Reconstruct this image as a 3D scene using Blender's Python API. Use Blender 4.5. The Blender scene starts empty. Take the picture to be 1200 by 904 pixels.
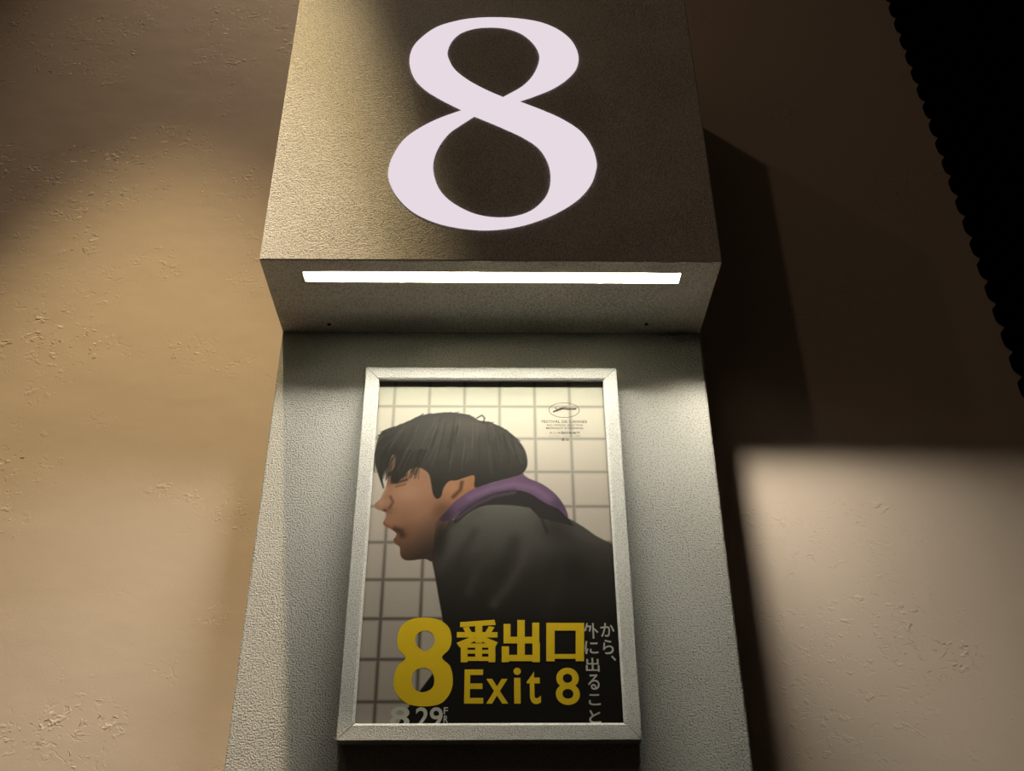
import bpy, bmesh, math, random
import numpy as np
from mathutils import Vector, Matrix

# ------------------------------------------------------------------ camera, lights, exposure
C = bpy.context.scene.collection
SC = bpy.context.scene
ZO = 2.38                      # height of the sign's underside above the floor (calibrated z = 0)

SC.view_settings.view_transform = 'Standard'
SC.view_settings.look = 'None'
SC.view_settings.gamma = 1.0
SC.view_settings.use_curve_mapping = False
SC.view_settings.exposure = 0.0
SC.cycles.use_denoising = True
SC.cycles.max_bounces = 6

cam_d = bpy.data.cameras.new('camera')
cam = bpy.data.objects.new('camera', cam_d)
C.objects.link(cam)
SC.camera = cam
cam_d.sensor_fit = 'HORIZONTAL'
cam_d.sensor_width = 36.0
cam_d.lens = 36.0 * 1160.9 / 1200.0
cam_d.clip_start = 0.01
yaw, pitch, roll = 0.0189, 0.5342, -0.0068
fwd = Vector((math.sin(yaw) * math.cos(pitch), math.cos(yaw) * math.cos(pitch), math.sin(pitch)))
rgt0 = Vector((math.cos(yaw), -math.sin(yaw), 0))
up0 = rgt0.cross(fwd)
rgt = rgt0 * math.cos(roll) + up0 * math.sin(roll)
upv = up0 * math.cos(roll) - rgt0 * math.sin(roll)
M = Matrix((rgt, upv, -fwd)).transposed().to_4x4()
M.translation = Vector((0.0067, -1.3251, -0.8843 + ZO))
cam.matrix_world = M

world = bpy.data.worlds.new('world')
SC.world = world
world.use_nodes = True
bg = world.node_tree.nodes['Background']
bg.inputs[0].default_value = (1.0, 0.72, 0.5, 1)
bg.inputs[1].default_value = 0.03


def spot(name, loc, target, energy, color, size_deg, blend, radius):
    l = bpy.data.lights.new(name, 'SPOT')
    l.energy = energy
    l.color = color
    l.spot_size = math.radians(size_deg)
    l.spot_blend = blend
    l.shadow_soft_size = radius
    o = bpy.data.objects.new(name, l)
    C.objects.link(o)
    o.location = (loc[0], loc[1], loc[2] + ZO)
    t = Vector((target[0], target[1], target[2] + ZO))
    o.rotation_euler = (t - o.location).to_track_quat('-Z', 'Y').to_euler()
    return o


# ceiling downlight above and left of the sign: its tight beam scallops the left wall and grazes the sign face
S = (-0.70, -0.93, 3.0)
AIM = (S[0] + 0.034, S[1] + 0.210, S[2] - 0.97)
spot('ceiling_downlight', S, AIM, 740, (1.0, 0.765, 0.41), 21.6, 0.6, 0.03)
# added fill spot close to the wall, brightens the plaster left of the sign
spot('wall_fill_left', (-0.52, -0.18, 3.05), (-0.50, -0.07, 0.0), 290, (1.0, 0.78, 0.55), 34, 1.0, 0.03)
# added narrow spot that brightens the left edge of the sign face
spot('sign_face_fill', (-0.66, -0.95, 3.0), (-0.66 + 0.2, -0.95 + 0.225 * 2, 1.0), 480, (1.0, 0.87, 0.74), 9.0, 0.9, 0.02)
# faint lamps of the room, behind and to the left of the camera
spot('room_lamp', (-1.24, -2.46, 2.02), (0.25, 0.1, 0.1), 13, (1.0, 0.72, 0.50), 70, 1.0, 0.04)
spot('room_lamp_far', (-2.0, -1.6, 2.6), (0.25, 0.1, 0.1), 6, (1.0, 0.72, 0.50), 60, 1.0, 0.04)
# added fill spots, left and right: their beams brighten the lower walls beside the sign
spot('low_wall_fill_right', (0.66, -0.95, 3.0), (0.66 + 0.035 * 2, -0.95 + 0.205 * 2, 1.0), 200, (1.0, 0.905, 0.74), 12.8, 0.6, 0.02)
# extra spots added at the LED strip's ends, throwing light sideways on to the walls
for k in range(8):
    x = 0.250 - 0.0092 * k
    spot('led_end_fill_right', (x, -0.1535, 0.0182), (x + 0.58, 0.1, -0.45), 2.0, (1.0, 0.93, 0.78), 83, 1.0, 0.0034)
    spot('led_end_fill_left', (0.005 - x, -0.1535, 0.0182), (0.005 - x - 0.58, 0.1, -0.45), 0.22, (1.0, 0.95, 0.88), 83, 1.0, 0.0034)
spot('low_wall_fill_left', (-0.68, -0.95, 3.0), (-0.68 + 0.02 * 2, -0.95 + 0.205 * 2, 1.0), 400, (1.0, 0.97, 0.98), 14.5, 0.8, 0.02)  # added fill that whitens the lower left wall
# the lensed LED strip in the slot under the sign
led_l = bpy.data.lights.new('led_strip', 'AREA')
led_l.shape = 'RECTANGLE'
led_l.size, led_l.size_y = 0.50, 0.0038
led_l.energy = 4.3
led_l.color = (1.0, 0.955, 0.84)
led_l.spread = math.radians(116)
led_o = bpy.data.objects.new('led_strip', led_l)
C.objects.link(led_o)
led_o.location = (0.0025, -0.1535, 0.0180 + ZO)
LED_STRENGTH = 330.0

# ------------------------------------------------------------------ helpers
def link(name, bm_or_me, mat, parent=None, label=None, smooth=False):
    """world-space geometry (calibrated frame + ZO) -> one mesh object, made local to its parent."""
    if isinstance(bm_or_me, bmesh.types.BMesh):
        me = bpy.data.meshes.new(name)
        bm_or_me.to_mesh(me)
        bm_or_me.free()
    else:
        me = bm_or_me
        me.name = name
    o = bpy.data.objects.new(name, me)
    C.objects.link(o)
    org = Vector((0, 0, 0))
    if parent is not None:
        p = parent
        while p is not None:
            org += p.location
            p = p.parent
        o.parent = parent
        me.transform(Matrix.Translation(-org))
    else:
        vs = [v.co for v in me.vertices]
        lo = Vector((min(v[i] for v in vs) for i in range(3)))
        hi = Vector((max(v[i] for v in vs) for i in range(3)))
        org = Vector(((lo.x + hi.x) / 2, (lo.y + hi.y) / 2, lo.z))
        me.transform(Matrix.Translation(-org))
        o.location = org
    if mat:
        me.materials.append(mat)
    if label:
        o['label'] = label
    if smooth:
        for f in me.polygons:
            f.use_smooth = True
    return o


def thing(name, label, cat, loc):
    o = bpy.data.objects.new(name, None)
    C.objects.link(o)
    o.empty_display_size = 0.05
    o.location = (loc[0], loc[1], loc[2] + ZO)
    o['label'] = label
    o['category'] = cat
    return o


def tag(o, label, cat):
    o['label'] = label
    o['category'] = cat
    return o


def struct(o, label, cat):
    o['kind'] = 'structure'
    o['label'] = label
    o['category'] = cat
    return o


def add_box(bm, x0, x1, y0, y1, z0, z1, bevel=0.0, seg=2):
    vs = [bm.verts.new((x, y, z + ZO)) for x in (x0, x1) for y in (y0, y1) for z in (z0, z1)]
    idx = [(0, 1, 3, 2), (4, 6, 7, 5), (0, 4, 5, 1), (2, 3, 7, 6), (0, 2, 6, 4), (1, 5, 7, 3)]
    fs = [bm.faces.new([vs[i] for i in f]) for f in idx]
    bmesh.ops.recalc_face_normals(bm, faces=fs)
    if bevel:
        es = list({e for f in fs for e in f.edges})
        bmesh.ops.bevel(bm, geom=es, offset=bevel, segments=seg, profile=0.5, affect='EDGES')


def catmull(pts, n=8, closed=True):
    P = [Vector(p) for p in pts]
    out = []
    m = len(P)
    rng = range(m) if closed else range(m - 1)
    for i in rng:
        if closed:
            a, b, c, d = P[i - 1], P[i], P[(i + 1) % m], P[(i + 2) % m]
        else:
            b, c = P[i], P[i + 1]
            a = P[i - 1] if i > 0 else b * 2 - c
            d = P[i + 2] if i + 2 < m else c * 2 - b
        for k in range(n):
            t = k / n
            out.append(0.5 * ((2 * b) + (c - a) * t + (2 * a - 5 * b + 4 * c - d) * t * t + (3 * b - a - 3 * c + d) * t ** 3))
    if not closed:
        out.append(P[-1])
    return [(v.x, v.y) for v in out]


def curve_plate(loops, y_front, depth):
    """filled outline (mm, x/z) with holes -> mesh plate whose front is at y_front and whose thickness is depth."""
    cu = bpy.data.curves.new('plate', 'CURVE')
    cu.dimensions = '2D'
    cu.fill_mode = 'BOTH'
    cu.extrude = depth / 2
    for lp in loops:
        sp = cu.splines.new('POLY')
        sp.points.add(len(lp) - 1)
        for pt, (x, z) in zip(sp.points, lp):
            pt.co = (x / 1000, z / 1000, 0, 1)
        sp.use_cyclic_u = True
    tmp = bpy.data.objects.new('plate', cu)
    C.objects.link(tmp)
    dg = bpy.context.evaluated_depsgraph_get()
    me = bpy.data.meshes.new_from_object(tmp.evaluated_get(dg))
    bpy.data.objects.remove(tmp)
    bpy.data.curves.remove(cu)
    me.materials.clear()
    for f in me.polygons:
        f.use_smooth = False
    me.transform(Matrix.Translation((0, y_front + depth / 2, ZO)) @ Matrix.Rotation(math.pi / 2, 4, 'X'))
    return me


def text_plate(txt, box, y_front, depth, offset=0.0, shear=0.0):
    """lettering set in the built-in face, stretched to a box (mm, x/z) on the poster plane."""
    cu = bpy.data.curves.new('text', 'FONT')
    cu.body = txt
    cu.size = 1.0
    cu.offset = offset
    cu.extrude = 0.0
    cu.shear = shear
    tmp = bpy.data.objects.new('text', cu)
    C.objects.link(tmp)
    dg = bpy.context.evaluated_depsgraph_get()
    me = bpy.data.meshes.new_from_object(tmp.evaluated_get(dg))
    bpy.data.objects.remove(tmp)
    bpy.data.curves.remove(cu)
    me.materials.clear()
    co = np.zeros(len(me.vertices) * 3)
    me.vertices.foreach_get('co', co)
    co = co.reshape(-1, 3)
    lo, hi = co.min(0), co.max(0)
    x0, z0, x1, z1 = [v / 1000 for v in box]
    nx = x0 + (co[:, 0] - lo[0]) / (hi[0] - lo[0]) * (x1 - x0)
    nz = z0 + (co[:, 1] - lo[1]) / (hi[1] - lo[1]) * (z1 - z0)
    new = np.stack([nx, np.full_like(nx, y_front), nz + ZO], 1)
    me.vertices.foreach_set('co', new.ravel())
    me.update()
    bm = bmesh.new()
    bm.from_mesh(me)
    bpy.data.meshes.remove(me)
    for f in bm.faces:
        f.smooth = False
    return bm


def join(bms):
    out = bmesh.new()
    for b in bms:
        me = bpy.data.meshes.new('t')
        b.to_mesh(me)
        b.free()
        out.from_mesh(me)
        bpy.data.meshes.remove(me)
    return out


# ------------------------------------------------------------------ materials
def mat(name, col, rough=0.6, metallic=0.0, spec=0.5):
    m = bpy.data.materials.new(name)
    m.use_nodes = True
    b = m.node_tree.nodes['Principled BSDF']
    b.inputs['Base Color'].default_value = (*col, 1)
    b.inputs['Roughness'].default_value = rough
    b.inputs['Metallic'].default_value = metallic
    b.inputs['Specular IOR Level'].default_value = spec
    return m


def nd(nt, typ, **kw):
    n = nt.nodes.new(typ)
    for k, v in kw.items():
        setattr(n, k, v)
    return n


def math_node(nt, op, a, b=None, clamp=False):
    n = nt.nodes.new('ShaderNodeMath')
    n.operation = op
    n.use_clamp = clamp
    for i, v in enumerate((a, b)):
        if v is None:
            continue
        if isinstance(v, (int, float)):
            n.inputs[i].default_value = v
        else:
            nt.links.new(v, n.inputs[i])
    return n.outputs[0]


def maprange(nt, v, a, b, c=0.0, d=1.0):
    n = nt.nodes.new('ShaderNodeMapRange')
    n.interpolation_type = 'SMOOTHSTEP'
    nt.links.new(v, n.inputs[0])
    for i, x in enumerate((a, b, c, d)):
        n.inputs[i + 1].default_value = x
    return n.outputs[0]


def noise(nt, vec, scale, detail=2.0, rough=0.5, dist=0.0):
    n = nt.nodes.new('ShaderNodeTexNoise')
    n.inputs['Scale'].default_value = scale
    n.inputs['Detail'].default_value = detail
    n.inputs['Roughness'].default_value = rough
    n.inputs['Distortion'].default_value = dist
    nt.links.new(vec, n.inputs['Vector'])
    return n.outputs[0]


def stucco(name, col, grain=430.0, height=0.0011, pits=True, rough=0.75):
    """sprayed granular paint: fine grain, a few pits and lumps."""
    m = mat(name, col, rough, spec=0.25)
    nt = m.node_tree
    b = nt.nodes['Principled BSDF']
    pos = nd(nt, 'ShaderNodeNewGeometry').outputs['Position']
    g1 = noise(nt, pos, grain, 2.5, 0.6)
    g2 = noise(nt, pos, grain * 0.35, 2.0, 0.5)
    big = noise(nt, pos, 9.0, 3.0, 0.55)
    amp = maprange(nt, big, 0.35, 0.7, 0.75, 1.5)
    gs = maprange(nt, g1, 0.32, 0.60, 0.0, 1.0)
    h = math_node(nt, 'ADD', math_node(nt, 'MULTIPLY', gs, 0.62), math_node(nt, 'MULTIPLY', g2, 0.5))
    h = math_node(nt, 'MULTIPLY', h, amp)
    if pits:
        vo = nd(nt, 'ShaderNodeTexVoronoi')
        vo.inputs['Scale'].default_value = 34.0
        vo.inputs['Randomness'].default_value = 1.0
        nt.links.new(pos, vo.inputs['Vector'])
        pit = maprange(nt, vo.outputs['Distance'], 0.03, 0.085, 1.0, 0.0)
        mask = maprange(nt, noise(nt, pos, 6.0, 2.0), 0.56, 0.66, 0.0, 1.0)
        h = math_node(nt, 'SUBTRACT', h, math_node(nt, 'MULTIPLY', math_node(nt, 'MULTIPLY', pit, mask), 1.6))
    bp = nd(nt, 'ShaderNodeBump')
    bp.inputs['Strength'].default_value = 1.0
    bp.inputs['Distance'].default_value = height
    nt.links.new(h, bp.inputs['Height'])
    nt.links.new(bp.outputs[0], b.inputs['Normal'])
    # colour mottled with the grain, darker where the grain is low
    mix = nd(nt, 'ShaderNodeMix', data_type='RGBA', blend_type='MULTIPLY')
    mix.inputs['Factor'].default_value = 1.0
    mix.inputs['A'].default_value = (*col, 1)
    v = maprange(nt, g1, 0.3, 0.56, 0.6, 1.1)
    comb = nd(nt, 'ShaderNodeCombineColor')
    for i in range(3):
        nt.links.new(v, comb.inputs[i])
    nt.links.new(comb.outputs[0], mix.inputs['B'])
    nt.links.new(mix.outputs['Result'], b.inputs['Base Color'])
    return m


def plaster(name, col):
    """smooth trowelled plaster with patches of short torn trowel marks."""
    m = mat(name, col, 0.7, spec=0.25)
    nt = m.node_tree
    b = nt.nodes['Principled BSDF']
    pos = nd(nt, 'ShaderNodeNewGeometry').outputs['Position']
    mp = nd(nt, 'ShaderNodeMapping')
    mp.inputs['Scale'].default_value = (1.15, 1.0, 1.45)
    nt.links.new(pos, mp.inputs['Vector'])
    p = mp.outputs[0]
    n1 = noise(nt, p, 42.0, 3.0, 0.55, 0.6)
    step = maprange(nt, n1, 0.585, 0.60, 0.0, 1.0)            # torn edge of a thin skim coat
    n2 = noise(nt, p, 62.0, 2.0, 0.5, 1.0)
    step2 = maprange(nt, n2, 0.635, 0.655, 0.0, 1.0)
    mask = maprange(nt, noise(nt, p, 4.2, 3.0, 0.6), 0.46, 0.66, 0.0, 1.0)
    cut = maprange(nt, noise(nt, p, 80.0, 1.0), 0.45, 0.6, 0.0, 1.0)
    soft = noise(nt, p, 11.0, 2.0)
    fine = noise(nt, pos, 420.0, 2.0, 0.5)
    h = math_node(nt, 'MULTIPLY', math_node(nt, 'ADD', math_node(nt, 'MULTIPLY', step, cut), math_node(nt, 'MULTIPLY', step2, -0.7)), mask)
    h = math_node(nt, 'ADD', h, math_node(nt, 'MULTIPLY', soft, 1.2))
    h = math_node(nt, 'ADD', h, math_node(nt, 'MULTIPLY', fine, 0.16))
    bp = nd(nt, 'ShaderNodeBump')
    bp.inputs['Strength'].default_value = 1.0
    bp.inputs['Distance'].default_value = 0.00068
    nt.links.new(h, bp.inputs['Height'])
    nt.links.new(bp.outputs[0], b.inputs['Normal'])
    return m


def emit(name, col, strength):
    m = bpy.data.materials.new(name)
    m.use_nodes = True
    nt = m.node_tree
    nt.nodes.clear()
    e = nd(nt, 'ShaderNodeEmission')
    e.inputs[0].default_value = (*col, 1)
    e.inputs[1].default_value = strength
    o = nd(nt, 'ShaderNodeOutputMaterial')
    nt.links.new(e.outputs[0], o.inputs[0])
    return m


M_wall = plaster('beige_plaster', (0.54, 0.445, 0.36))
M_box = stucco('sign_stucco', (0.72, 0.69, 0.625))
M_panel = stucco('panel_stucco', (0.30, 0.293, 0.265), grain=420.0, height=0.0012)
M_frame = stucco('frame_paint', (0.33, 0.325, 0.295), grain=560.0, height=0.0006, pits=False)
M_black = mat('black_foam', (0.0025, 0.0025, 0.0026), 1.0, spec=0.0)
M_floor = mat('dark_floor', (0.035, 0.03, 0.026), 0.6)
M_dark = mat('dark_metal', (0.02, 0.018, 0.016), 0.5)
M_alu = mat('white_channel', (0.6, 0.58, 0.48), 0.4)
M_led = emit('led_diffuser', (1.0, 0.95, 0.82), LED_STRENGTH)
M_numeral = emit('backlit_acrylic', (0.80, 0.70, 0.765), 1.0)
M_board = mat('backing_board', (0.25, 0.22, 0.18), 0.8)
M_paper = mat('poster_paper', (0.72, 0.70, 0.66), 0.5)
M_yellow = mat('yellow_ink', (0.62, 0.42, 0.010), 0.5, spec=0.1)
M_white = mat('white_ink', (0.42, 0.405, 0.36), 0.5, spec=0.1)
M_grey = mat('grey_ink', (0.06, 0.048, 0.036), 0.5, spec=0.1)

M_print = mat('printed_ink', (0.5, 0.5, 0.5), 0.5, spec=0.1)
_nt = M_print.node_tree
_a = nd(_nt, 'ShaderNodeAttribute', attribute_name='ink')
_nt.links.new(_a.outputs['Color'], _nt.nodes['Principled BSDF'].inputs['Base Color'])

M_glass = bpy.data.materials.new('clear_pane')
M_glass.use_nodes = True
_nt = M_glass.node_tree
_nt.nodes.clear()
_t = nd(_nt, 'ShaderNodeBsdfTransparent')
_t.inputs[0].default_value = (0.97, 0.975, 0.965, 1)
_g = nd(_nt, 'ShaderNodeBsdfGlossy')
_g.inputs['Roughness'].default_value = 0.03
_w = nd(_nt, 'ShaderNodeLayerWeight')
_w.inputs[0].default_value = 0.5
_p = math_node(_nt, 'POWER', _w.outputs['Facing'], 5.0)
_p = math_node(_nt, 'ADD', math_node(_nt, 'MULTIPLY', _p, 0.5), 0.03)
_x = nd(_nt, 'ShaderNodeMixShader')
_o = nd(_nt, 'ShaderNodeOutputMaterial')
_nt.links.new(_p, _x.inputs[0])
_nt.links.new(_t.outputs[0], _x.inputs[1])
_nt.links.new(_g.outputs[0], _x.inputs[2])
_nt.links.new(_x.outputs[0], _o.inputs[0])

# ------------------------------------------------------------------ measured outlines (mm on their own planes)
N_UP = [(-48.7, 301.8), (-82.8, 325.1), (-109.3, 347.5), (-128.3, 374.8), (-137.4, 409.9), (-134.6, 443.4), (-120.8, 470.4), (-94.9, 498.1), (-58.0, 515.1), (-24.1, 522.2), (10.0, 523.6), (44.2, 521.0), (81.5, 511.9), (111.6, 493.2), (132.7, 466.2), (142.4, 432.3), (138.6, 401.3), (122.8, 375.3), (97.7, 352.0), (68.2, 334.8), (42.9, 322.4)]
N_LOW = [(42.9, 322.4), (80.4, 302.6), (111.7, 283.0), (139.2, 257.3), (155.1, 225.4), (161.2, 192.1), (158.7, 171.6), (149.8, 145.2), (130.5, 117.4), (99.7, 91.8), (63.6, 72.4), (28.1, 60.8), (-10.1, 56.4), (-48.3, 60.3), (-83.9, 70.6), (-117.1, 90.2), (-140.8, 117.2), (-154.3, 144.8), (-158.7, 168.9), (-154.3, 199.7), (-139.2, 235.4), (-115.4, 261.3), (-84.7, 283.3), (-48.7, 301.8)]
N_C1 = [(17.0, 331.6), (-9.2, 347.2), (-38.6, 368.9), (-62.0, 394.2), (-73.2, 420.2), (-75.3, 439.3), (-68.6, 463.7), (-54.0, 483.6), (-30.5, 495.4), (-3.5, 498.7), (23.6, 495.6), (48.9, 482.5), (67.1, 460.5), (76.6, 436.3), (76.2, 412.4), (65.8, 381.7), (47.5, 356.0)]
N_C2 = [(-28.8, 288.7), (-49.6, 269.7), (-68.0, 251.0), (-82.8, 223.2), (-90.2, 194.0), (-89.2, 165.4), (-80.0, 135.4), (-62.9, 112.0), (-37.1, 92.8), (-13.3, 83.3), (10.4, 80.4), (34.1, 82.9), (58.0, 93.5), (76.3, 113.0), (86.4, 134.8), (89.6, 162.9), (85.7, 191.4), (72.4, 220.5), (47.8, 243.5), (10.3, 266.8)]
FACE = [(-147.0, -234.2), (-149.9, -255.6), (-150.6, -276.7), (-154.6, -290.1), (-158.4, -299.9), (-162.2, -304.3), (-165.2, -307.2), (-166.1, -310.5), (-164.8, -314.0), (-161.4, -316.9), (-156.2, -318.6), (-150.7, -320.9), (-147.8, -324.7), (-150.0, -331.9), (-152.4, -337.1), (-149.4, -342.2), (-140.6, -346.8), (-132.8, -353.0), (-134.1, -358.7), (-136.3, -363.2), (-133.6, -368.5), (-127.0, -373.8), (-125.7, -383.9), (-122.0, -390.5), (-113.2, -393.3), (-91.1, -391.0), (-80.0, -393.8), (-73.5, -369.4), (-53.5, -323.8), (-37.5, -315.0), (-8.0, -294.4), (-8.3, -258.4), (-49.9, -243.2), (-105.5, -234.1)]
HAIR = [(-170.2, -241.9), (-170.2, -222.0), (-167.5, -201.8), (-160.3, -189.6), (-144.5, -183.6), (-124.8, -174.4), (-105.0, -163.7), (-76.8, -159.4), (-52.4, -158.9), (-31.9, -164.0), (-17.6, -172.7), (0.7, -176.4), (20.9, -187.8), (38.9, -203.6), (50.7, -223.8), (53.2, -245.9), (46.3, -259.0), (32.5, -265.6), (8.9, -272.5), (-10.6, -278.6), (-23.8, -282.0), (-24.1, -263.5), (-36.2, -265.7), (-49.8, -270.9), (-60.8, -272.2), (-68.3, -282.9), (-71.7, -296.5), (-78.2, -299.9), (-83.6, -291.4), (-86.9, -274.4), (-91.4, -259.3), (-105.5, -250.1), (-117.9, -253.6), (-128.3, -265.8), (-136.4, -275.3), (-144.4, -272.3), (-144.3, -259.3), (-140.3, -246.3), (-141.2, -230.8), (-145.9, -231.7), (-149.8, -246.3), (-155.3, -259.4), (-157.0, -270.2), (-155.1, -282.2), (-160.0, -272.3), (-164.7, -259.4)]
HOOD = [(46.3, -259.0), (32.5, -265.6), (-6.7, -277.7), (-28.1, -286.3), (-49.1, -302.0), (-62.3, -317.5), (-73.3, -333.2), (-56.1, -333.2), (-42.9, -320.8), (-22.0, -304.9), (3.1, -292.2), (32.3, -286.2), (55.7, -291.3), (76.8, -306.1), (97.8, -317.3), (110.1, -330.2), (105.7, -312.3), (92.7, -292.1), (73.5, -276.3), (50.2, -265.5)]
COLLAR = [(-52.3, -333.2), (-42.9, -320.8), (-22.0, -304.9), (3.1, -292.2), (32.3, -286.2), (55.7, -291.3), (76.8, -306.1), (97.8, -317.3), (70.7, -316.5), (32.2, -310.3), (-6.5, -310.3), (-29.5, -320.8), (-48.3, -337.3)]
JACKET = [(-80.0, -393.8), (-79.9, -373.8), (-78.1, -337.3), (-69.7, -327.0), (-56.1, -333.2), (-44.7, -328.3), (-23.8, -313.3), (-1.8, -307.0), (55.5, -305.7), (86.2, -316.5), (110.1, -329.8), (131.4, -343.4), (149.9, -357.6), (172.0, -369.8), (190.3, -381.8), (193.0, -492.9), (182.9, -638.6), (-120.5, -637.8), (-115.8, -611.8), (-110.5, -601.2), (-103.1, -589.6), (-91.1, -571.6), (-73.5, -547.2), (-68.7, -523.0), (-63.0, -488.7), (-70.4, -445.5), (-76.9, -413.2), (-81.6, -392.6)]
TITLE8 = [(-88.4, -474.2), (-68.3, -477.5), (-55.1, -488.2), (-51.3, -504.1), (-54.3, -516.9), (-63.3, -527.9), (-52.3, -539.4), (-48.3, -557.3), (-51.5, -573.7), (-63.4, -587.1), (-85.2, -590.6), (-105.9, -587.0), (-120.3, -574.9), (-125.2, -559.9), (-122.1, -540.6), (-111.0, -528.1), (-120.6, -516.8), (-123.3, -502.5), (-119.3, -486.7), (-106.9, -476.8)]
T8A = [(-87.2, -491.7), (-77.6, -495.4), (-73.6, -504.9), (-76.2, -513.2), (-86.1, -519.7), (-95.9, -513.1), (-100.0, -504.9), (-96.1, -495.4)]
T8B = [(-87.2, -541.5), (-77.3, -544.9), (-72.4, -556.7), (-75.1, -567.7), (-86.8, -572.8), (-98.0, -568.2), (-102.1, -556.7), (-97.9, -544.8)]
KANJI = [[(-40.4, -480.4), (5.7, -477.2), (7.4, -484.2), (-40.3, -487.1)], [(-20.1, -483.3), (-10.6, -483.3), (-10.4, -508.4), (-19.7, -508.4)], [(-44.4, -494.0), (9.7, -494.1), (9.7, -501.3), (-44.2, -501.2)], [(-36.6, -487.7), (-28.6, -486.8), (-24.5, -494.1), (-33.0, -494.9)], [(-1.7, -486.0), (5.7, -487.4), (1.2, -495.0), (-6.5, -494.1)], [(-22.1, -499.2), (-18.6, -505.6), (-40.0, -514.9), (-44.7, -508.4)], [(-10.2, -499.3), (10.3, -507.9), (6.3, -515.0), (-13.0, -505.6)], [(-39.0, -509.2), (-29.9, -509.2), (-29.5, -534.1), (-38.5, -534.1)], [(-2.2, -509.3), (6.9, -509.3), (7.0, -534.2), (-2.0, -534.1)], [(-39.0, -509.2), (6.9, -509.3), (6.9, -515.0), (-38.9, -514.9)], [(-38.8, -517.8), (6.9, -517.8), (6.9, -522.9), (-38.7, -522.8)], [(-38.6, -526.8), (6.9, -526.9), (7.0, -532.5), (-38.5, -532.4)], [(-19.7, -509.3), (-10.7, -509.3), (-10.4, -532.5), (-19.4, -532.4)], [(36.4, -477.6), (46.4, -477.6), (45.7, -531.4), (35.9, -531.4)], [(18.0, -483.1), (27.1, -483.1), (27.0, -509.3), (17.9, -509.3)], [(56.4, -481.4), (65.9, -481.4), (65.3, -509.4), (55.9, -509.4)], [(18.0, -500.4), (65.5, -500.5), (65.3, -509.4), (17.9, -509.3)], [(15.4, -513.3), (25.0, -513.3), (24.9, -534.2), (15.4, -534.2)], [(56.2, -507.9), (66.2, -508.0), (65.6, -534.3), (55.8, -534.2)], [(15.4, -524.6), (65.8, -524.7), (65.7, -532.9), (15.4, -532.8)], [(75.3, -481.7), (125.8, -481.8), (125.4, -492.2), (75.1, -492.2)], [(75.3, -481.7), (86.5, -481.7), (85.1, -533.2), (74.1, -533.2)], [(114.9, -481.7), (126.1, -481.8), (123.9, -533.2), (112.9, -533.2)], [(74.3, -523.6), (124.0, -523.7), (123.8, -529.9), (74.2, -529.8)]]
BOX = {'E': (-33.1, -587.2, -8.5, -543.6), 'x': (-4.6, -587.3, 23.6, -555.8), 'i': (30.9, -587.4, 40.4, -541.5), 't': (48.0, -588.0, 66.1, -546.5), '8': (85.6, -589.2, 116.7, -541.6), '29': (-94.8, -617.5, -60.2, -591.7), '8d': (-127.4, -617.5, -102.4, -591.0), 'F': (-59.0, -600.5, -53.6, -591.7), 'R': (-58.8, -611.1, -53.3, -602.1), '外': (124.8, -502.9, 144.8, -481.8), 'に': (125.8, -523.7, 143.6, -506.3), '出': (126.0, -546.7, 143.9, -528.5), 'る': (127.8, -570.0, 142.8, -550.0), 'こ': (127.8, -589.8, 143.1, -575.5), 'と': (127.4, -612.1, 142.5, -595.7), 'か': (147.8, -500.6, 166.4, -481.8), 'ら': (149.7, -523.7, 163.9, -504.4), '、': (159.9, -532.8, 166.4, -525.7), 'L1': (75.5, -176.1, 143.8, -171.4), 'L2': (82.8, -181.4, 137.1, -178.2), 'L3': (82.0, -186.6, 137.6, -183.2), 'L4': (86.8, -194.9, 132.8, -190.9), 'L5': (86.8, -199.1, 132.6, -196.9), 'L6': (104.3, -206.4, 115.2, -201.8), 'oval': (86.6, -167.1, 133.4, -140.8)}
PALM = [(93.3, -157.4), (96.9, -155.0), (101.5, -152.6), (107.3, -151.4), (112.4, -152.6), (118.9, -152.6), (124.1, -152.6), (127.4, -150.3)]

HW, D, T, TOP = 0.335, 0.1842, 0.10, 0.627
TB = T - 0.0015      # half width, sign projection, wall depth, sign height

# ------------------------------------------------------------------ the setting
bm = bmesh.new()
add_box(bm, -3.2, 1.10, T, T + 0.12, -ZO, 3.2)
struct(link('wall_back', bm, M_wall), 'beige trowelled plaster wall behind the sign', 'wall')
bm = bmesh.new()
add_box(bm, 1.0, 1.10, -3.2, T, -ZO, 2.2)
struct(link('wall_right', bm, M_black), 'dark side wall under the ribbed panel', 'wall')
bm = bmesh.new()
add_box(bm, -3.2, 1.10, -3.2, T + 0.12, -ZO - 0.1, -ZO)
struct(link('floor', bm, M_floor), 'dark floor below the sign', 'floor')

# black ribbed acoustic panel on the right: horizontal ridges running out from the plaster wall
bm = bmesh.new()
prof = []
PITCH, AMP = 0.05, 0.014
zt = 0.9047 + 20 * PITCH
shape = [(0.00, 0.10), (0.08, 0.02), (0.18, 0.0), (0.34, 0.0), (0.50, 0.04), (0.60, 0.22), (0.70, 0.62), (0.78, 0.95), (0.85, 1.0), (0.92, 0.72)]
for k in range(84):
    for f, a in shape:
        z = zt - (k + f - 0.26) * PITCH
        if z < -ZO + 0.02:
            continue
        prof.append((0.8582 + (0.9047 - z) * 0.0298 + a * AMP, z))
y0, y1 = -1.6, TB
n = len(prof)
va = [bm.verts.new((x, y1, z + ZO)) for x, z in prof]
vb = [bm.verts.new((x, y0, z + ZO)) for x, z in prof]
for i in range(n - 1):
    bm.faces.new((va[i], vb[i], vb[i + 1], va[i + 1]))
ca = [bm.verts.new((0.998, y1, prof[i][1] + ZO)) for i in (0, n - 1)]
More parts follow.
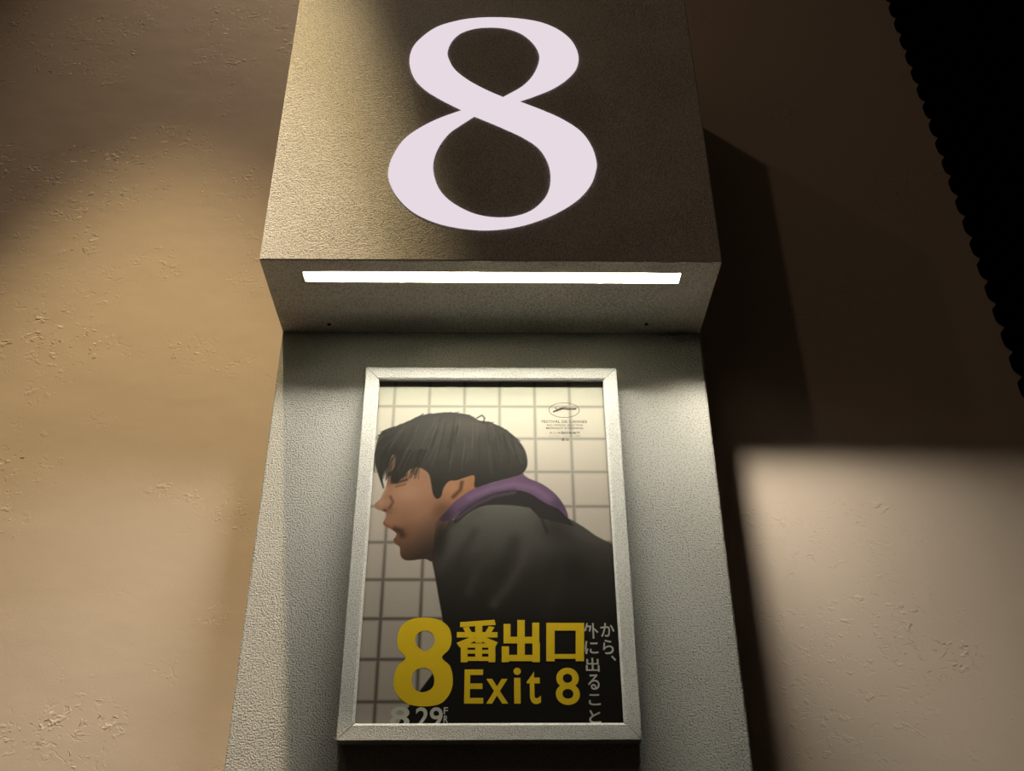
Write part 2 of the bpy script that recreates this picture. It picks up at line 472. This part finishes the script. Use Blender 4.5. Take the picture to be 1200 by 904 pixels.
cb = [bm.verts.new((0.998, y0, prof[i][1] + ZO)) for i in (0, n - 1)]
bm.faces.new((ca[0], cb[0], vb[0], va[0]))
bm.faces.new((va[n - 1], vb[n - 1], cb[1], ca[1]))
bm.faces.new((ca[0], ca[1], cb[1], cb[0]))
bm.faces.new(va + [ca[1], ca[0]])
bm.faces.new(vb + [cb[1], cb[0]])
bmesh.ops.recalc_face_normals(bm, faces=bm.faces)
tag(link('acoustic_panel', bm, M_black), 'black ribbed acoustic panel with a scalloped edge at the right of the plaster wall', 'panel')

# ------------------------------------------------------------------ pilaster under the sign
bm = bmesh.new()
add_box(bm, -HW, HW, 0.0, TB, -ZO, 0.0, 0.003)
tag(link('pilaster', bm, M_panel), 'flat grey stucco pilaster below the projecting sign, carrying the framed poster', 'pilaster')

# ------------------------------------------------------------------ the sign box
sign = thing('sign_box', 'projecting grey stucco sign box with a large glowing number 8', 'sign', (0, -D / 2, 0))
SX0, SX1, SY0, SY1, SDEP = -0.279, 0.281, -0.1577, -0.1305, 0.030
bm = bmesh.new()
xs = [-HW, SX0, SX1, HW]
ys = [-D, SY0, SY1, TB]
V = {}
def gv(x, y, z):
    k = (round(x, 5), round(y, 5), round(z, 5))
    if k not in V:
        V[k] = bm.verts.new((x, y, z + ZO))
    return V[k]
for i in range(3):
    for j in range(3):
        zz = SDEP if (i == 1 and j == 1) else 0.0
        bm.faces.new((gv(xs[i], ys[j], zz), gv(xs[i], ys[j + 1], zz), gv(xs[i + 1], ys[j + 1], zz), gv(xs[i + 1], ys[j], zz)))
for (a, b) in (((SX0, SY0), (SX1, SY0)), ((SX1, SY0), (SX1, SY1)), ((SX1, SY1), (SX0, SY1)), ((SX0, SY1), (SX0, SY0))):
    bm.faces.new((gv(*a, 0), gv(*b, 0), gv(*b, SDEP), gv(*a, SDEP)))
bm.faces.new((gv(-HW, -D, TOP), gv(HW, -D, TOP), gv(HW, TB, TOP), gv(-HW, TB, TOP)))
bm.faces.new([gv(x, -D, 0) for x in xs] + [gv(HW, -D, TOP), gv(-HW, -D, TOP)])
bm.faces.new([gv(x, TB, 0) for x in xs] + [gv(HW, TB, TOP), gv(-HW, TB, TOP)])
bm.faces.new([gv(-HW, y, 0) for y in ys] + [gv(-HW, TB, TOP), gv(-HW, -D, TOP)])
bm.faces.new([gv(HW, y, 0) for y in ys] + [gv(HW, TB, TOP), gv(HW, -D, TOP)])
bmesh.ops.recalc_face_normals(bm, faces=bm.faces)
def outer(v):
    return abs(abs(v.co.x) - HW) < 1e-4, abs(v.co.y + D) < 1e-4 or abs(v.co.y - TB) < 1e-4, abs(v.co.z - ZO) < 1e-4 or abs(v.co.z - TOP - ZO) < 1e-4
es = []
for e in bm.edges:
    a, b = outer(e.verts[0]), outer(e.verts[1])
    if sum(p and q for p, q in zip(a, b)) >= 2 and all(v.co.y < TB - 1e-3 for v in e.verts):
        es.append(e)
bmesh.ops.bevel(bm, geom=es, offset=0.0022, segments=2, profile=0.5, affect='EDGES')
link('body', bm, M_box, sign)

upper = catmull([N_UP[0]] + N_UP[1:-1] + [N_UP[-1]], 8, closed=False)
lower = catmull(N_LOW, 8, closed=False)
outline = upper + lower[1:-1]
c1 = catmull(N_C1, 8, closed=False)
c1 = catmull(N_C1 + [N_C1[0]], 8, closed=False)[:-1]
c2 = catmull(N_C2 + [N_C2[0]], 8, closed=False)[:-1]
link('numeral', curve_plate([outline, c1, c2], -D - 0.0012, 0.0018), M_numeral, sign, 'glowing pinkish-white serif numeral 8')
for x, y in ((-0.2577, -0.0195), (0.2457, -0.0235)):
    bm = bmesh.new()
    bmesh.ops.create_cone(bm, cap_ends=True, segments=16, radius1=0.0028, radius2=0.0034, depth=0.0016, matrix=Matrix.Translation((x, y, ZO - 0.0004)))
    link('screw', bm, M_dark, sign, 'small dark screw on the underside')

# ------------------------------------------------------------------ the LED light in the slot of the underside
led = thing('led_strip_light', 'lit warm white LED strip recessed in the underside of the sign box', 'light', (0, (SY0 + SY1) / 2, 0.010))
bm = bmesh.new()
add_box(bm, SX0 + .0003, SX1 - .0003, SY0 + .0003, SY1 - .0003, 0.0260, SDEP - .0003)
for a, b in ((SX0 + .0003, SX0 + .0022), (SX1 - .0022, SX1 - .0003)):
    add_box(bm, a, b, SY0 + .0003, SY1 - .0003, 0.0004, 0.0260)
for a, b in ((SY0 + .0003, SY0 + .0014), (SY1 - .0014, SY1 - .0003)):
    add_box(bm, SX0 + .0022, SX1 - .0022, a, b, 0.0004, 0.0260)
link('channel', bm, M_alu, led, 'pale channel of the light')
bm = bmesh.new()
for k in range(56):
    x = -0.2476 + 0.5002 * (k + 0.5) / 56
    add_box(bm, x - 0.0016, x + 0.0016, SY0 + .0024, SY0 + .0062, 0.0190, 0.0258)
link('led_bar', bm, M_led, led, 'glowing row of LEDs')

# ------------------------------------------------------------------ the picture frame
FX0, FX1, FZ0, FZ1, FP = -0.1923, 0.1920, -0.6346, -0.0850, 0.0283
frame = thing('poster_frame', 'upright grey stippled frame with mitred corners hung on the grey pilaster', 'frame', ((FX0 + FX1) / 2, 0, FZ0))
PROF = [(0, 0), (0, -.0277), (.0006, -.0283), (.0183, -.0283), (.0212, -.0262), (.0212, -.0206), (.012, -.0206), (.012, 0)]
GAP = 0.0005
corners = [(FX0, FZ0), (FX1, FZ0), (FX1, FZ1), (FX0, FZ1)]
for k in range(4):
    a, b = Vector(corners[k]), Vector(corners[(k + 1) % 4])
    t = (b - a).normalized()
    nrm = Vector((-t.y, t.x))                     # towards the inside
    bm = bmesh.new()
    rows = []
    for (s, end) in ((1, a), (-1, b)):
        row = []
        for ins, y in PROF:
            q = end + nrm * ins + t * s * (ins + GAP)
            row.append(bm.verts.new((q.x, y, q.y + ZO)))
        rows.append(row)
    m = len(PROF)
    for i in range(m):
        bm.faces.new((rows[0][i], rows[0][(i + 1) % m], rows[1][(i + 1) % m], rows[1][i]))
    bm.faces.new(rows[0])
    bm.faces.new(rows[1])
    bmesh.ops.recalc_face_normals(bm, faces=bm.faces)
    link('rail', bm, M_frame, frame)
IN = 0.0124
bm = bmesh.new()
add_box(bm, FX0 + IN, FX1 - IN, -0.0172, -0.0005, FZ0 + IN, FZ1 - IN)
link('backing_board', bm, M_board, frame)
bm = bmesh.new()
add_box(bm, FX0 + IN, FX1 - IN, -0.0203, -0.0189, FZ0 + IN, FZ1 - IN)
link('glass_pane', bm, M_glass, frame, 'clear pane over the poster')

# ------------------------------------------------------------------ the poster
PX0, PX1, PZ0, PZ1 = FX0 + 0.0135, FX1 - 0.0135, FZ0 + 0.0135, FZ1 - 0.0135
poster = thing('movie_poster', 'film poster of a shouting man in profile, held in the grey frame', 'poster', ((PX0 + PX1) / 2, -0.0176, PZ0))
bm = bmesh.new()
add_box(bm, PX0, PX1, -0.0178, -0.0173, PZ0, PZ1)
link('paper_sheet', bm, M_paper, poster)

NX, NZ = 356, 520
gx = np.linspace(PX0, PX1, NX) * 1000
gz = np.linspace(PZ0, PZ1, NZ) * 1000
X, Z = np.meshgrid(gx, gz)


def s2l(c):
    c = np.asarray(c, float) / 255.0
    return np.where(c <= 0.04045, c / 12.92, ((c + 0.055) / 1.055) ** 2.4)


def cover(poly, soft):
    """coverage 0..1 of a polygon with an edge `soft` mm wide (printed photograph out of focus)."""
    P = np.array(poly)
    Q = np.roll(P, -1, 0)
    dist = np.full(X.shape, 1e9)
    inside = np.zeros(X.shape, bool)
    for (ax, az), (bx, bz) in zip(P, Q):
        dx, dz = bx - ax, bz - az
        L = dx * dx + dz * dz + 1e-12
        t = np.clip(((X - ax) * dx + (Z - az) * dz) / L, 0, 1)
        dist = np.minimum(dist, (X - ax - t * dx) ** 2 + (Z - az - t * dz) ** 2)
        c = ((az > Z) != (bz > Z))
        with np.errstate(divide='ignore', invalid='ignore'):
            xi = ax + (Z - az) * (dx / dz if dz else 0)
        inside ^= c & (X < xi)
    sd = np.sqrt(dist) * np.where(inside, 1, -1)
    t = np.clip(sd / soft + 0.5, 0, 1)
    return t * t * (3 - 2 * t)


def blob(cx, cz, rx, rz, ang=0.0):
    a = math.radians(ang)
    u = (X - cx) * math.cos(a) + (Z - cz) * math.sin(a)
    v = -(X - cx) * math.sin(a) + (Z - cz) * math.cos(a)
    return np.exp(-((u / rx) ** 2 + (v / rz) ** 2))


def stroke(pts, w):
    dist = np.full(X.shape, 1e9)
    for (ax, az), (bx, bz) in zip(pts[:-1], pts[1:]):
        dx, dz = bx - ax, bz - az
        t = np.clip(((X - ax) * dx + (Z - az) * dz) / (dx * dx + dz * dz + 1e-9), 0, 1)
        dist = np.minimum(dist, (X - ax - t * dx) ** 2 + (Z - az - t * dz) ** 2)
    return np.exp(-dist / (w * w))


def mix(base, col, k):
    return base * (1 - k[..., None]) + np.asarray(col, float) * k[..., None]


rng = np.random.default_rng(4)
# tiled background
tile = np.zeros(X.shape + (3,)) + np.array([226, 217, 200])
low = np.clip((-Z - 250) / 350, 0, 1)
tile = mix(tile, [218, 203, 190], np.clip((-Z - 180) / 120, 0, 1))
tile = mix(tile, [224, 212, 198], low * 0.7)
tile = mix(tile, [206, 204, 184], np.exp(-((Z + 120) / 25.0) ** 2) * 0.8)
lx = np.abs((X + 147.2 + 26.6) % 53.2 - 26.6)
lz = np.abs((Z + 148.0 + 27.3) % 54.6 - 27.3)
k = np.maximum(np.exp(-(lx / 2.3) ** 2), np.exp(-(lz / 2.3) ** 2))
tile = mix(tile, [150, 146, 134], k * 0.72 * (1 - low))
tile = mix(tile, [98, 88, 78], k * 0.8 * np.clip(low * 1.6, 0, 1))
art = tile

# jacket
ck = cover(catmull(JACKET[:18], 4, closed=False) + JACKET[18:20] + JACKET[20:22] + catmull(JACKET[22:], 4, closed=False), 2.2)
t = np.clip((-Z - 305) / 175, 0, 1)
jk = np.zeros_like(art) + np.array([116, 112, 106])
jk = mix(jk, [70, 65, 60], np.clip(t * 1.7, 0, 1))
jk = mix(jk, [36, 32, 27], np.clip(t * 1.7 - 0.7, 0, 1))
jk = mix(jk, [22, 19, 15], np.clip((-Z - 470) / 50, 0, 1))
jk = mix(jk, [52, 47, 43], 0.75 * blob(95, -345, 30, 22, -35))
jk = mix(jk, [92, 88, 83], 0.5 * stroke([(-70, -405), (-55, -372), (-38, -345), (-20, -322)], 9) * np.clip(1.3 - t, 0, 1))
jk = mix(jk, [34, 31, 27], 0.5 * stroke([(-74, -375), (-66, -345), (-56, -335)], 9))
jk = mix(jk, [42, 38, 34], 0.3 * stroke([(-46, -400), (-35, -372), (-22, -350)], 7))
jk = mix(jk, [78, 73, 67], 0.55 * stroke([(-30, -440), (-18, -405), (0, -380)], 7))
jk = mix(jk, [40, 36, 33], 0.4 * stroke([(12, -412), (26, -385), (34, -365)], 11))
jk = mix(jk, [92, 86, 79], 0.6 * stroke([(5, -455), (28, -425), (44, -395), (52, -365)], 8))
jk = mix(jk, [38, 34, 31], 0.55 * stroke([(60, -308), (72, -330), (80, -352)], 2.2))
jk = mix(jk, [96, 91, 85], 0.5 * blob(130, -356, 26, 7, -22))
jk = mix(jk, [72, 66, 58], 0.5 * blob(150, -385, 24, 16))
jk = mix(jk, [28, 25, 22], 0.5 * blob(110, -400, 30, 30))
jk = mix(jk, [66, 61, 55], 0.35 * stroke([(75, -470), (92, -430), (100, -395)], 9))
art = mix(art, jk, ck) if False else art * (1 - ck[..., None]) + jk * ck[..., None]

# face and neck
art = mix(art, [52, 46, 45], cover([(40, -296), (92, -305), (109, -329), (118, -342), (70, -330)], 1.5))
art = mix(art, [50, 44, 44], cover([(-75, -330), (-40, -290), (50, -262), (104, -326), (140, -352), (-20, -345)], 1.0) * cover(catmull(HOOD, 4) , 8.0))
ck = cover(catmull(FACE, 4), 1.3)
fc = np.zeros_like(art) + np.array([172, 126, 98])
fc = mix(fc, [192, 146, 118], 0.8 * blob(-122, -292, 22, 16, 10))
fc = mix(fc, [196, 152, 128], 0.9 * blob(-157, -306, 7, 7))
fc = mix(fc, [140, 96, 72], 0.8 * blob(-146, -318, 8, 7))
fc = mix(fc, [122, 82, 62], 0.75 * blob(-150, -264, 10, 16))
sh = np.clip(((X + 122) * 0.55 + (-Z - 338) * 0.85) / 55, 0, 1)
fc = mix(fc, [62, 47, 38], sh * 0.92)
fc = mix(fc, [128, 84, 62], 0.5 * blob(-120, -352, 14, 24))
fc = mix(fc, [74, 48, 38], 0.9 * stroke([(-135, -347), (-127, -350), (-124, -356)], 5))
fc = mix(fc, [150, 82, 66], 0.7 * stroke([(-151, -339), (-142, -344)], 3))
fc = mix(fc, [128, 74, 58], 0.7 * stroke([(-134, -362), (-128, -368)], 3))
fc = mix(fc, [70, 46, 36], 0.8 * blob(-151, -318, 3, 2))
fc = mix(fc, [104, 70, 54], 0.75 * stroke([(-144, -297), (-140, -305), (-144, -314)], 2.2))
fc = mix(fc, [188, 140, 114], 0.7 * blob(-149, -306, 4, 5))
fc = mix(fc, [202, 160, 136], 0.6 * stroke([(-150, -284), (-157, -298)], 2.5))
fc = mix(fc, [44, 32, 26], 0.9 * stroke([(-148, -262), (-140, -256), (-126, -262)], 4))       # brow
fc = mix(fc, [58, 40, 32], 0.85 * stroke([(-143, -275), (-134, -274), (-122, -270)], 2.2))   # closed eye
fc = mix(fc, [96, 66, 52], 0.6 * stroke([(-137, -281), (-124, -277)], 1.8))
fc = mix(fc, [186, 132, 92], 0.85 * blob(-56, -284, 11, 10, -25))                            # ear
fc = mix(fc, [176, 118, 76], 0.9 * stroke([(-29, -268), (-29, -281), (-42, -293), (-55, -302)], 5))
fc = mix(fc, [84, 54, 38], 0.85 * stroke([(-42, -274), (-44, -286), (-54, -297)], 3.0))
fc = mix(fc, [112, 74, 52], 0.7 * blob(-70, -318, 14, 16))
art = art * (1 - ck[..., None]) + fc * ck[..., None]

# hood and its dark inner collar
ck = cover(catmull(HOOD, 4), 1.6)
hd = np.zeros_like(art) + np.array([112, 84, 116])
hd = mix(hd, [134, 104, 138], 0.8 * stroke([(-30, -298), (0, -284), (32, -277), (62, -283), (85, -300)], 6))
hd = mix(hd, [62, 46, 60], 0.9 * blob(-64, -326, 12, 14))
hd = mix(hd, [78, 58, 82], 0.7 * stroke([(-44, -318), (-20, -302), (5, -291), (34, -286)], 3))
hd = mix(hd, [80, 60, 84], 0.6 * blob(98, -310, 12, 12))
art = art * (1 - ck[..., None]) + hd * ck[..., None]
ck = cover(catmull(COLLAR, 4), 2.0)
cl = np.zeros_like(art) + np.array([50, 44, 44])
cl = mix(cl, [92, 72, 92], 0.8 * stroke([(-48, -330), (-20, -308), (5, -296), (34, -290)], 3))
art = art * (1 - ck[..., None]) + cl * ck[..., None]
# dark front of the jacket under the chin
art = mix(art, [44, 38, 33], 0.9 * blob(-72, -362, 9, 30, -8) * (cover(JACKET, 2.0) > 0.3))

# hair
ck = cover(catmull(HAIR, 3), 2.2)
hr = np.zeros_like(art) + np.array([66, 62, 56])
hr = mix(hr, [86, 82, 74], 0.8 * blob(-35, -180, 60, 20))
hr = mix(hr, [42, 38, 34], np.clip((-Z - 225) / 50, 0, 1) * 0.9)
hr = mix(hr, [36, 32, 29], 0.7 * blob(-150, -225, 22, 30))
for i in range(60):
    x0 = rng.uniform(-150, 40)
    z0 = rng.uniform(-215, -165)
    ln = rng.uniform(22, 55)
    bend = (-22 - x0) * -0.22
    pts = [(x0, z0), (x0 + bend * 0.4, z0 - ln * 0.5), (x0 + bend, z0 - ln)]
    hr = mix(hr, [100, 95, 86] if i % 2 else [34, 31, 28], 0.28 * stroke(pts, 1.3))
art = art * (1 - ck[..., None]) + hr * ck[..., None]
for i in range(46):
    x0 = rng.uniform(-156, -104)
    z1 = -262 + (x0 + 156) * 0.18 + rng.uniform(-16, 10)
    pts = [(x0 + 12, -222), (x0 + 4, -242), (x0 + rng.uniform(-3, 2), z1)]
    art = mix(art, [44, 39, 34], rng.uniform(0.3, 0.65) * stroke(pts, rng.uniform(0.6, 1.2)))
for i in range(70):
    k_ = rng.integers(3, 13)
    (hx, hz), (ix, iz) = HAIR[k_], HAIR[k_ + 1]
    f_ = rng.uniform()
    hx, hz = hx + (ix - hx) * f_, hz + (iz - hz) * f_
    tx, tz = ix - HAIR[k_][0], iz - HAIR[k_][1]
    L_ = math.hypot(tx, tz)
    art = mix(art, [66, 61, 55], 0.5 * stroke([(hx - tx / L_ * 7, hz - tz / L_ * 7 - 1), (hx + tx / L_ * 6, hz + tz / L_ * 6 + rng.uniform(-.5, 1.6))], 0.8))
for pts in ([(-158, -200), (-168, -215), (-172, -236), (-170, -255)], [(-150, -210), (-160, -240), (-161, -262), (-155, -283)],
            [(-140, -215), (-151, -240), (-152, -268)], [(-128, -220), (-138, -250), (-137, -276)], [(-115, -225), (-124, -250), (-128, -268)],
            [(-104, -220), (-108, -245), (-116, -258)], [(-22, -168), (-14, -163), (-10, -168), (-12, -176)], [(-158, -194), (-168, -198)]):
    art = mix(art, [40, 36, 32], 0.75 * stroke(pts, 1.2))

art = np.clip(art + rng.normal(0, 1.6, X.shape)[..., None], 4, 245)
lin = s2l(art) * 0.44
verts = np.stack([X.ravel() / 1000, np.full(X.size, -0.01785), Z.ravel() / 1000 + ZO], 1)
ii = np.arange(NX * NZ).reshape(NZ, NX)
quads = np.stack([ii[:-1, :-1], ii[:-1, 1:], ii[1:, 1:], ii[1:, :-1]], -1).reshape(-1, 4)
me = bpy.data.meshes.new('printed_picture')
me.vertices.add(len(verts))
me.vertices.foreach_set('co', verts.ravel())
me.loops.add(quads.size)
me.loops.foreach_set('vertex_index', quads.ravel())
me.polygons.add(len(quads))
me.polygons.foreach_set('loop_start', np.arange(0, quads.size, 4))
me.polygons.foreach_set('loop_total', np.full(len(quads), 4))
me.update(calc_edges=True)
ca_ = me.color_attributes.new('ink', 'FLOAT_COLOR', 'POINT')
ca_.data.foreach_set('color', np.concatenate([lin.reshape(-1, 3), np.ones((X.size, 1))], 1).ravel())
link('printed_picture', me, M_print, poster, 'printed photo of a dark-haired man in profile, mouth open, purple hood, grey jacket, white tiles behind')

# lettering printed on the poster
YL = -0.0180
def plates(polys):
    return join([_bm(p) for p in polys])
def _bm(p, lift=[0]):
    lift[0] += 1
    b = bmesh.new()
    b.faces.new([b.verts.new((x / 1000, YL - 0.00002 * lift[0], z / 1000 + ZO)) for x, z in p])
    return b
me = curve_plate([catmull(TITLE8, 6), catmull(T8A, 6), catmull(T8B, 6)], YL - 0.00005, 0.0001)
link('title_numeral', me, M_yellow, poster, 'big yellow number 8')
link('title_lettering', plates(KANJI), M_yellow, poster, 'yellow Japanese title')
link('subtitle_lettering', join([text_plate(ch, BOX[ch], YL, 0, 0.014) for ch in 'Exit8']), M_yellow, poster, 'yellow words Exit 8')
tl = [text_plate(ch, BOX[ch], YL, 0, 0.012) for ch in '外に出ることから、']
link('tagline_lettering', join(tl), M_white, poster, 'pale vertical Japanese lettering')
dl = [text_plate('8', BOX['8d'], YL, 0, 0.014), text_plate('29', BOX['29'], YL, 0, 0.014), text_plate('F', BOX['F'], YL, 0, 0.01), text_plate('R', BOX['R'], YL, 0, 0.01)]
link('date_lettering', join(dl), M_white, poster, 'pale date lettering cut by the frame')

em = []
ox0, oz0, ox1, oz1 = BOX['oval']
cx, cz, rx, rz = (ox0 + ox1) / 2, (oz0 + oz1) / 2, (ox1 - ox0) / 2, (oz1 - oz0) / 2
ring = bmesh.new()
N = 72
ra = [ring.verts.new(((cx + rx * math.cos(2 * math.pi * i / N)) / 1000, YL, (cz + rz * math.sin(2 * math.pi * i / N)) / 1000 + ZO)) for i in range(N)]
rb = [ring.verts.new(((cx + (rx - .85) * math.cos(2 * math.pi * i / N)) / 1000, YL, (cz + (rz - .85) * math.sin(2 * math.pi * i / N)) / 1000 + ZO)) for i in range(N)]
for i in range(N):
    ring.faces.new((ra[i], ra[(i + 1) % N], rb[(i + 1) % N], rb[i]))
em.append(ring)
st = catmull(PALM, 6, closed=False)
def ribbon(pts, w0, w1):
    b = bmesh.new()
    prev = None
    for i, (x, z) in enumerate(pts):
        x2, z2 = pts[min(i + 1, len(pts) - 1)]
        x1, z1 = pts[max(i - 1, 0)]
        L = math.hypot(x2 - x1, z2 - z1) or 1
        nx, nz = -(z2 - z1) / L, (x2 - x1) / L
        w = w0 + (w1 - w0) * i / (len(pts) - 1)
        cur = [b.verts.new(((x + s * nx * w) / 1000, YL, (z + s * nz * w) / 1000 + ZO)) for s in (-1, 1)]
        if prev:
            b.faces.new((prev[0], cur[0], cur[1], prev[1]))
        prev = cur
    return b
em.append(ribbon(st, 1.3, 0.25))
for i in range(4, len(st) - 2, 2):
    x, z = st[i]
    f = i / len(st)
    for sgn in (1, -1):
        ln = 8.5 * (1 - abs(f - 0.45) * 1.1)
        ang = math.radians(18 + sgn * 42)
        pts = [(x + ln * k / 4 * math.cos(ang - sgn * 0.10 * k), z + ln * k / 4 * math.sin(ang - sgn * 0.10 * k) * 0.75) for k in range(5)]
        em.append(ribbon(pts, 0.55, 0.08))
em.append(ribbon(catmull([(96.5, -149.5), (98.5, -152), (100.5, -154.5)], 4, closed=False), 0.9, 0.3))
link('festival_emblem', join(em), M_grey, poster, 'grey palm branch in an oval')
fl = []
for key, s, off in (('L1', 'FESTIVAL DE CANNES', 0.012), ('L2', '2025 OFFICIAL SELECTION', 0.006), ('L3', 'MIDNIGHT SCREENING', 0.012),
                    ('L4', 'カンヌ国際映画祭', 0.016), ('L5', 'ミッドナイト・スクリーニング部門', 0.006), ('L6', '選 出', 0.012)):
    fl.append(text_plate(s, BOX[key], YL, 0, off))
link('festival_lettering', join(fl), M_grey, poster, 'small grey festival lettering')
